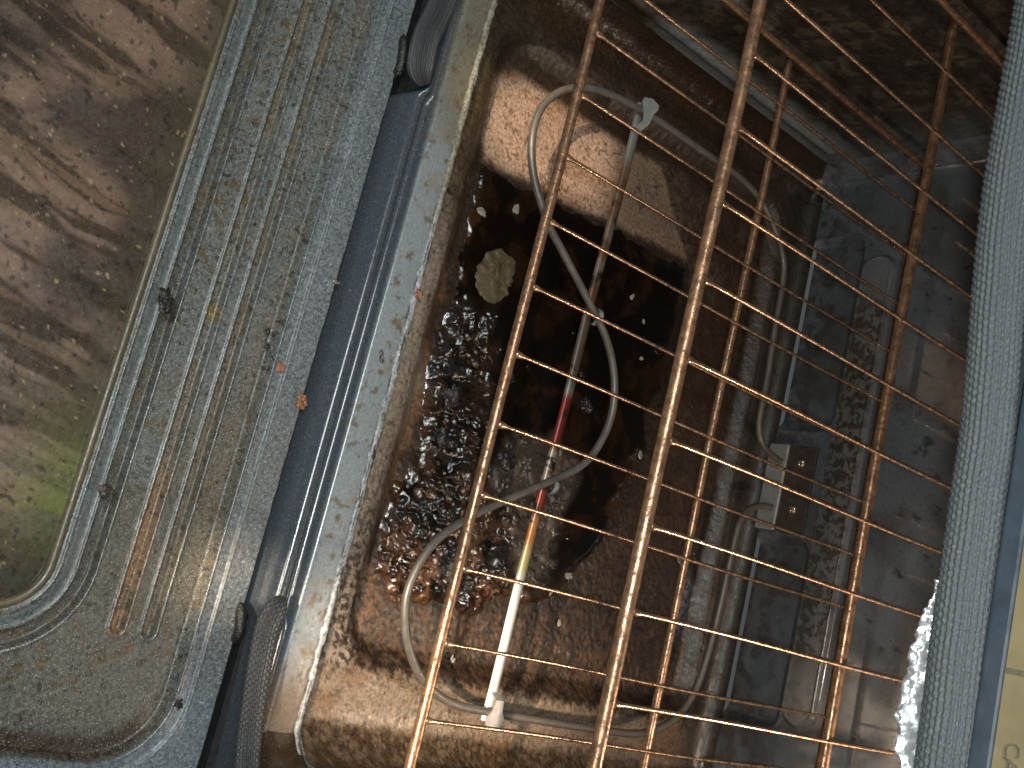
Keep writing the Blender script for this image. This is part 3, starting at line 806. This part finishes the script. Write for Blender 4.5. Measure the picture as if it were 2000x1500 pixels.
# ================================================================== RACKS
def make_rack(name, label, z, x0, ys_, yrear, rods):
    t = thing(name, label, 'oven rack', 'wire racks', loc=(5.5 + x0, 4.5, z))
    inv = Matrix.Translation(Vector((5.5 + x0, 4.5, z)) * S).inverted()

    def R_(o):
        o.parent = t; o.matrix_parent_inverse = inv
        return o
    xa, xb = x0 - 1.0, x0 + 12.2
    # front bar in line with the wires, cross bars under them
    for k, (yb, rad, dz) in enumerate(rods):
        q = np.array([(x, yb + 0.012 * math.sin(x * 0.7 + k), z + dz + 0.01 * math.sin(x * 0.5 + k)) for x in np.linspace(xa, xb, 60)])
        R_(tube('cross_bar', q, rad, M_RACK, None, 16))
    for x in (xa, xb):
        q = smooth_path([(x, rods[0][0], z), (x, 3, z), (x, 6, z), (x, yrear, z)], 0.15, 0)
        R_(tube('side_rail', q, 0.062, M_RACK, None, 12))
    base = None
    for k in range(12):
        jx = rng.uniform(-0.012, 0.012)
        if k < 4 or base is None:
            q = np.array([(0, y, 0.025 + 0.012 * math.sin(y * 0.8 + k)) for y in np.r_[ys_ - 0.03, ys_, ys_ + 0.05, ys_ + 0.11, np.linspace(ys_ + 0.18, yrear, 46)]])
            q[:, 0] = 0.012 * np.sin(q[:, 1] * 0.9 + k)
            q[:3, 2] -= 0.01
            base = tube('wire', q, np.r_[0.035, 0.056, 0.054, 0.038, np.full(46, 0.028)], M_WIRE, None, 10)
            o = base
        else:
            o = base.copy(); COL.objects.link(o)
        o.location = Vector((x0 + k + jx, 0, z)) * S
        R_(o)
    # weld beads where the wires meet the front bar
    return t


make_rack('oven_rack', 'lower rusty wire oven rack, its front bar hanging over the burnt grease', 0.0, 0.0, 0.06, 9.2, [(0.0, 0.077, 0.0), (4.46, 0.066, -0.10), (9.12, 0.075, -0.10)])
make_rack('oven_rack', 'upper rusty wire oven rack, its wires running back under the grey gasket', 2.949, 0.043, 0.28, 9.2, [(0.223, 0.084, 0.0), (4.66, 0.078, -0.11), (9.12, 0.075, -0.10)])

# ================================================================== BURNT GREASE, black cast shade painted into its colour
xs = np.arange(1.2, 10.4, 0.021); ys = np.arange(0.45, 7.2, 0.021)
X, Y = np.meshgrid(xs, ys, indexing='ij')
base = floor_z(X, Y)
wx = X + 0.55 * (fbm(X, Y, 1.6, 5, 401) - 0.5); wy = Y + 0.55 * (fbm(X, Y, 1.6, 5, 402) - 0.5)
lx = X + 0.16 * (fbm(X, Y, 3, 4, 403) - 0.5)
dp = sd_poly(np.where(X < 3, lx, wx), wy, SHADED_POOL)
dc = sd_poly(wx, wy, CRUST); db = sd_poly(wx, wy, BRIGHT); df = sd_poly(wx, wy, FLAT)
n1 = fbm(X, Y, 2.0, 5, 411); n2 = fbm(X, Y, 6, 4, 412); n3 = fbm(X, Y, 15, 3, 413)
crust = ss(0.15, -0.25, dc); bright = ss(0.15, -0.2, db); flat = ss(0.2, -0.2, df) * (1 - crust)
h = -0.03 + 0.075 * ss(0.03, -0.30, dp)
gate = 0.25 + 0.75 * ss(0.42, 0.58, fbm(X, Y, 1.1, 3, 441))
rg1 = np.abs(fbm(X + 0.5 * (n1 - 0.5), Y + 0.4 * (n1 - 0.5), 2.4, 2, 451) - 0.5) * 2
h += crust * gate * (0.07 * ss(0.42, 0.66, n1) + 0.09 * (1 - rg1) ** 3 + 0.015 * (fbm(X, Y, 11, 2, 453) - 0.5))
h += 0.010 * (n1 - 0.5) * ss(0, -0.3, dp)
# bubbles: blisters and popped craters
hb = np.zeros_like(h); pit = np.zeros_like(h)
rs = np.random.RandomState(5)
cnt = 0
for _ in range(7000):
    bx, by = rs.uniform(1.6, 10.0), rs.uniform(0.6, 6.9)
    i = int((bx - 1.2) / 0.021); j = int((by - 0.45) / 0.021)
    pc_ = crust[i, j] * (0.40 if bx > 7.4 else 0.07) + bright[i, j] * 0.75 + flat[i, j] * 0.15 + (0.012 if dp[i, j] < -0.1 else 0)
    if rs.rand() > pc_: continue
    r_ = 0.022 + 0.085 * rs.rand() ** 4
    k = int(r_ / 0.021) + 2
    i0, i1, j0, j1 = max(i - k, 0), min(i + k + 1, X.shape[0]), max(j - k, 0), min(j + k + 1, X.shape[1])
    q = ((X[i0:i1, j0:j1] - bx) ** 2 + (Y[i0:i1, j0:j1] - by) ** 2) / r_ ** 2
    if rs.rand() < 0.45 and r_ > 0.04:
        cap = r_ * (0.9 * np.exp(-((np.sqrt(q) - 0.9) / 0.22) ** 2) - 0.8 * ss(0.8, 0.3, np.sqrt(q)))
        pit[i0:i1, j0:j1] = np.maximum(pit[i0:i1, j0:j1], ss(0.85, 0.4, np.sqrt(q)))
        hb[i0:i1, j0:j1] += cap * 0.7
    else:
        cap = r_ * (0.42 + 0.38 * bright[i, j]) * np.sqrt(np.maximum(1 - q, 0))
        hb[i0:i1, j0:j1] = np.maximum(hb[i0:i1, j0:j1], cap)
h += hb * ss(0.02, -0.12, dp)
# wrinkled skin on the flat burnt area and shards in the crust
h += flat * (0.03 * ss(0.50, 0.53, fbm(X, Y, 2.6, 4, 421)))
rid = 1 - 2 * np.abs(fbm(X, Y, 3.6, 4, 423) - 0.5)
h += crust * (1 - bright) * 0.02 * ss(0.82, 0.98, rid)
lump = ss(0.52, 0.62, fbm(X, Y, 1.7, 3, 425)) * crust
h += 0.05 * lump
shard = fbm(X + 0.4 * (n1 - 0.5) + 0.5 * Y, Y * 0.45 - 0.2 * X, 4.6, 2, 431)
h += gate * crust * ss(7.6, 6.8, X) * (0.05 * (1 - np.abs(shard - 0.5) * 4).clip(0, 1) ** 2)
c = const(X.shape, (0.0032, 0.0022, 0.0016))  # near-black stands for burnt grease and the shadow cast over it
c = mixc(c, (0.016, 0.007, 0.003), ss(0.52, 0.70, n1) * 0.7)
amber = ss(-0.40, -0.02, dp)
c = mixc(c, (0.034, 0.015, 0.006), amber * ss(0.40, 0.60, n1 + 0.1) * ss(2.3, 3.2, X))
c = mixc(c, (0.052, 0.024, 0.013), crust * ss(0.45, 0.62, fbm(X, Y, 3.0, 3, 455)) * (0.25 + 0.6 * ss(6.4, 7.8, X)))
c = mixc(c, (0.075, 0.036, 0.021), bright * ss(0.36, 0.52, n2))
c = mixc(c, (0.028, 0.020, 0.015), flat * 0.85)
c = mixc(c, (0.07, 0.048, 0.033), flat * ss(0.56, 0.64, n2) * 0.7)
c = mixc(c, (0.010, 0.009, 0.009), lump * 0.95)
c = mixc(c, (0.006, 0.004, 0.003), crust * ss(0.56, 0.66, n3) * 0.8)
c = mixc(c, (0.010, 0.006, 0.004), pit)
rg = 0.10 + 0.30 * flat + 0.16 * crust - 0.08 * bright + 0.10 * (n2 - 0.4)
grease = grid_obj('shaded_burnt_grease', np.stack([X, Y, base + h], -1), M_GREASE, None, c, np.clip(rg, 0.06, 1), keep=dp < 0.06)
tag(grease, 'wet burnt grease with blistered brown crust and black painted-in shade, pooled on the oven floor under the bent tube', 'burnt grease', kind='stuff')


# ================================================================== CRUMBS, LUMPS, FLAKES
def lump_obj(name, x, y, z, sx, sy, sz, mat, label, cat, seed, group=None, rough=0.5, rot=0.0, sub=3):
    import bmesh
    bm = bmesh.new(); bmesh.ops.create_icosphere(bm, subdivisions=sub, radius=1)
    R = random.Random(seed)
    co = np.array([v.co for v in bm.verts])
    a = co[:, 0] * 1.7 + seed; b_ = co[:, 1] * 1.7 + co[:, 2] * 1.3
    nz = fbm(a, b_, 1.0, 4, seed); nz2 = fbm(a + 5, b_ - co[:, 2], 2.6, 3, seed + 3)
    k = 1 + rough * (nz - 0.5) * 2 + rough * 0.8 * (nz2 - 0.5)
    co = co * k[:, None] * np.array([sx, sy, sz])
    cr, sr = math.cos(rot), math.sin(rot)
    co = np.stack([co[:, 0] * cr - co[:, 1] * sr, co[:, 0] * sr + co[:, 1] * cr, co[:, 2]], 1)
    bm.verts.index_update(); fs = [[q.index for q in f.verts] for f in bm.faces]; bm.free()
    o = mesh_obj(name, co, fs, mat, None, smooth=False)
    o.location = Vector((x, y, z)) * S
    return tag(o, label, cat, group)


def gz_at(x, y):
    i = int((x - 1.2) / 0.021); j = int((y - 0.45) / 0.021)
    return float(base[i, j] + h[i, j])


# flat crusted residue disc by the front of the pool
ang = np.linspace(0, 2 * np.pi, 90, endpoint=False); rad = np.linspace(0, 1, 26)
A_, R_g = np.meshgrid(ang, rad, indexing='ij')
out = 1 + 0.42 * (fbm(np.cos(A_) * 2 + 9, np.sin(A_) * 2 + 9, 1.6, 5, 501) - 0.5) + 0.16 * np.cos(2 * A_ + 0.6)
Xd = 0.44 * R_g * out * np.cos(A_) * 0.98; Yd = 0.44 * R_g * out * np.sin(A_) * 1.10
Zd = 0.05 + 0.07 * np.sqrt(np.maximum(1 - R_g ** 3, 0)) + 0.07 * (fbm(Xd, Yd, 7, 5, 503) - 0.5) * (1 - R_g ** 4) - 0.02
Pd = np.concatenate([np.stack([Xd, Yd, Zd], -1), np.stack([Xd, Yd, Zd], -1)[:1]], 0)
dsk = grid_obj('residue_flake', Pd, M_DISK, flip=True)
dsk.location = Vector((3.86, 1.75, gz_at(3.86, 1.75))) * S
tag(dsk, 'flat greenish-grey crusted residue flake lying on the front edge of the black grease', 'residue')

for i, (x, y, s_, lab_) in enumerate([
        (6.23, 1.40, 0.22, 'wrinkled grey-black charred lump at the front of the crust beside the thick front bar'),
        (6.92, 1.42, 0.20, 'glossy black charred lump on the crust, left of the frayed brown patch'),
        (8.17, 1.98, 0.13, 'small square-edged glossy black charred lump among brown blisters'),
        (8.12, 1.46, 0.11, 'round black charred pit lump among pale blisters near the frame'),
        (8.91, 2.25, 0.26, 'largest dark greenish-black charred lump, under the curve of the tube'),
        (6.95, 2.98, 0.18, 'charred lump with glinting edges just right of the lower rack bar'),
        (9.25, 2.85, 0.12, 'small black charred lump in the pale blistered edge of the grease'),
        (5.45, 2.55, 0.16, 'black charred lump half hidden behind the lower rack bar'),
        (5.43, 4.55, 0.14, 'crumbly grey-black charred lump inside the middle bend of the tube')]):
    lump_obj('charred_lump', x, y, gz_at(x, y) + s_ * 0.15, s_, s_ * 0.8, s_ * 0.55, M_CHAR, lab_, 'charred lump', 40 + i, 'charred lumps in the grease', rough=0.75, rot=i * 0.9)

for i, (x, y, s_, lab_) in enumerate([
        (2.57, 1.84, 0.10, 'curled pale ash flake floating on the black grease near the bar'),
        (2.91, 1.16, 0.11, 'grey-white ash flake at the left front edge of the black grease'),
        (3.03, 5.08, 0.06, 'ash flake on the black pool, nearest the left side wall'),
        (3.38, 5.54, 0.05, 'tiny ash flake deep in the black pool beside the upper rack bar'),
        (4.11, 5.69, 0.05, 'tiny ash flake in the middle of the black pool, far from the tube'),
        (5.96, 6.28, 0.08, 'grey ash flake under the front bar of the upper rack'),
        (8.62, 5.11, 0.09, 'grey ash flake at the right rear rim of the grease'),
        (9.00, 4.75, 0.05, 'small pale ash flake beside the bright end of the strap')]):
    lump_obj('ash_flake', x, y, gz_at(min(x, 10), min(y, 7)) + 0.02, s_, s_ * 0.6, s_ * 0.22, M_ASH, lab_, 'ash flake', 70 + i, 'ash flakes on the grease', rough=0.9, rot=i * 1.3, sub=2)
for (x, y, lab_, sd) in ((7.72, 8.05, 'pale crumbly ash flake on the rear floor beside the bracket', 90), (10.50, 2.92, 'white speck of ash on the brown floor by the hooked strap end', 91), (9.49, 5.15, 'grey ash flake on the bare brown floor right of the grease', 92)):
    lump_obj('ash_flake', x, y, float(floor_z(np.array(x), np.array(y))) + 0.03, 0.07, 0.05, 0.03, M_ASH, lab_, 'ash flake', sd, 'ash flakes on the grease', rough=0.9, sub=2)

lump_obj('food_crumb', 7.10, -1.17, -3.40, 0.15, 0.07, 0.05, M_FLAKE, 'orange-brown toasted crumb wedged in the gap at the door edge', 'crumb', 110, 'crumbs on the door', rough=0.8, rot=0.3)
lump_obj('food_crumb', 6.70, -1.66, -3.44, 0.07, 0.085, 0.018, M_REDF, 'flat dull red flake on the door rim above the orange crumb', 'crumb', 111, 'crumbs on the door', rough=0.5, rot=0.6)
lump_obj('food_crumb', 6.37, -3.66, -3.39, 0.16, 0.10, 0.09, M_CHAR, 'black burnt crumb stuck on the ridge beside the door glass', 'crumb', 112, 'crumbs on the door', rough=0.8, rot=0.2)
lump_obj('food_crumb', 9.13, -3.64, -3.40, 0.10, 0.09, 0.05, M_PLATE, 'dark brown crumb in the channel by the glass, lower of the two on the ridge', 'crumb', 113, 'crumbs on the door', rough=0.8)
lump_obj('food_crumb', 6.22, -1.98, -3.55, 0.05, 0.05, 0.03, M_CHAR, 'small black crumb at the foot of the door rim, upper of a pair', 'crumb', 114, 'crumbs on the door', rough=0.8)
lump_obj('food_crumb', 6.44, -1.92, -3.53, 0.05, 0.04, 0.03, M_CHAR, 'small black crumb at the foot of the door rim, lower of a pair', 'crumb', 115, 'crumbs on the door', rough=0.8)
lump_obj('food_crumb', 5.12, -1.17, -3.40, 0.035, 0.06, 0.03, M_SCREW, 'tiny yellow crumb on the door edge by the dark gap', 'crumb', 116, 'crumbs on the door', rough=0.6)
lump_obj('food_crumb', 11.80, -1.72, -3.42, 0.07, 0.06, 0.04, M_CHAR, 'dark crumb at the rounded lower corner of the door rim', 'crumb', 117, 'crumbs on the door', rough=0.8)
lump_obj('food_crumb', 4.88, 0.10, -3.00, 0.09, 0.06, 0.05, M_REDF, 'dark red crumb on the lumpy seam in front of the residue flake', 'crumb', 118, 'crumbs on the door', rough=0.7)
lump_obj('food_crumb', 6.05, -0.22, -3.045, 0.10, 0.035, 0.03, M_PLATE, 'brown sliver of burnt food on the grey front flange', 'crumb', 119, 'crumbs on the door', rough=0.8, rot=0.4)

# ================================================================== FOIL under the top gasket
fx = np.linspace(8.25, 9.80, 130); fv = np.linspace(0, 1, 22)
Fx, Fv = np.meshgrid(fx, fv, indexing='ij')
wid = 0.20 * ss(8.25, 8.75, Fx) * ss(9.86, 9.6, Fx) + 0.03
nf = fbm(Fx, Fv * 0.6, 5, 4, 601); nf2 = fbm(Fx, Fv * 0.5, 12, 3, 602)
Fz = 6.95 - wid * Fv + 0.05 * (nf - 0.5)
Fy = -0.42 - 0.16 * np.sin(Fv * np.pi) + 0.20 * (nf - 0.5) + 0.10 * (nf2 - 0.5)
foil = grid_obj('foil_strip', np.stack([Fx, Fy, Fz], -1), M_FOIL, flip=True)
md = foil.modifiers.new('solid', 'SOLIDIFY'); md.thickness = 0.0008
tag(foil, 'crumpled silver foil strip hanging from the lower side of the grey woven top gasket', 'foil')
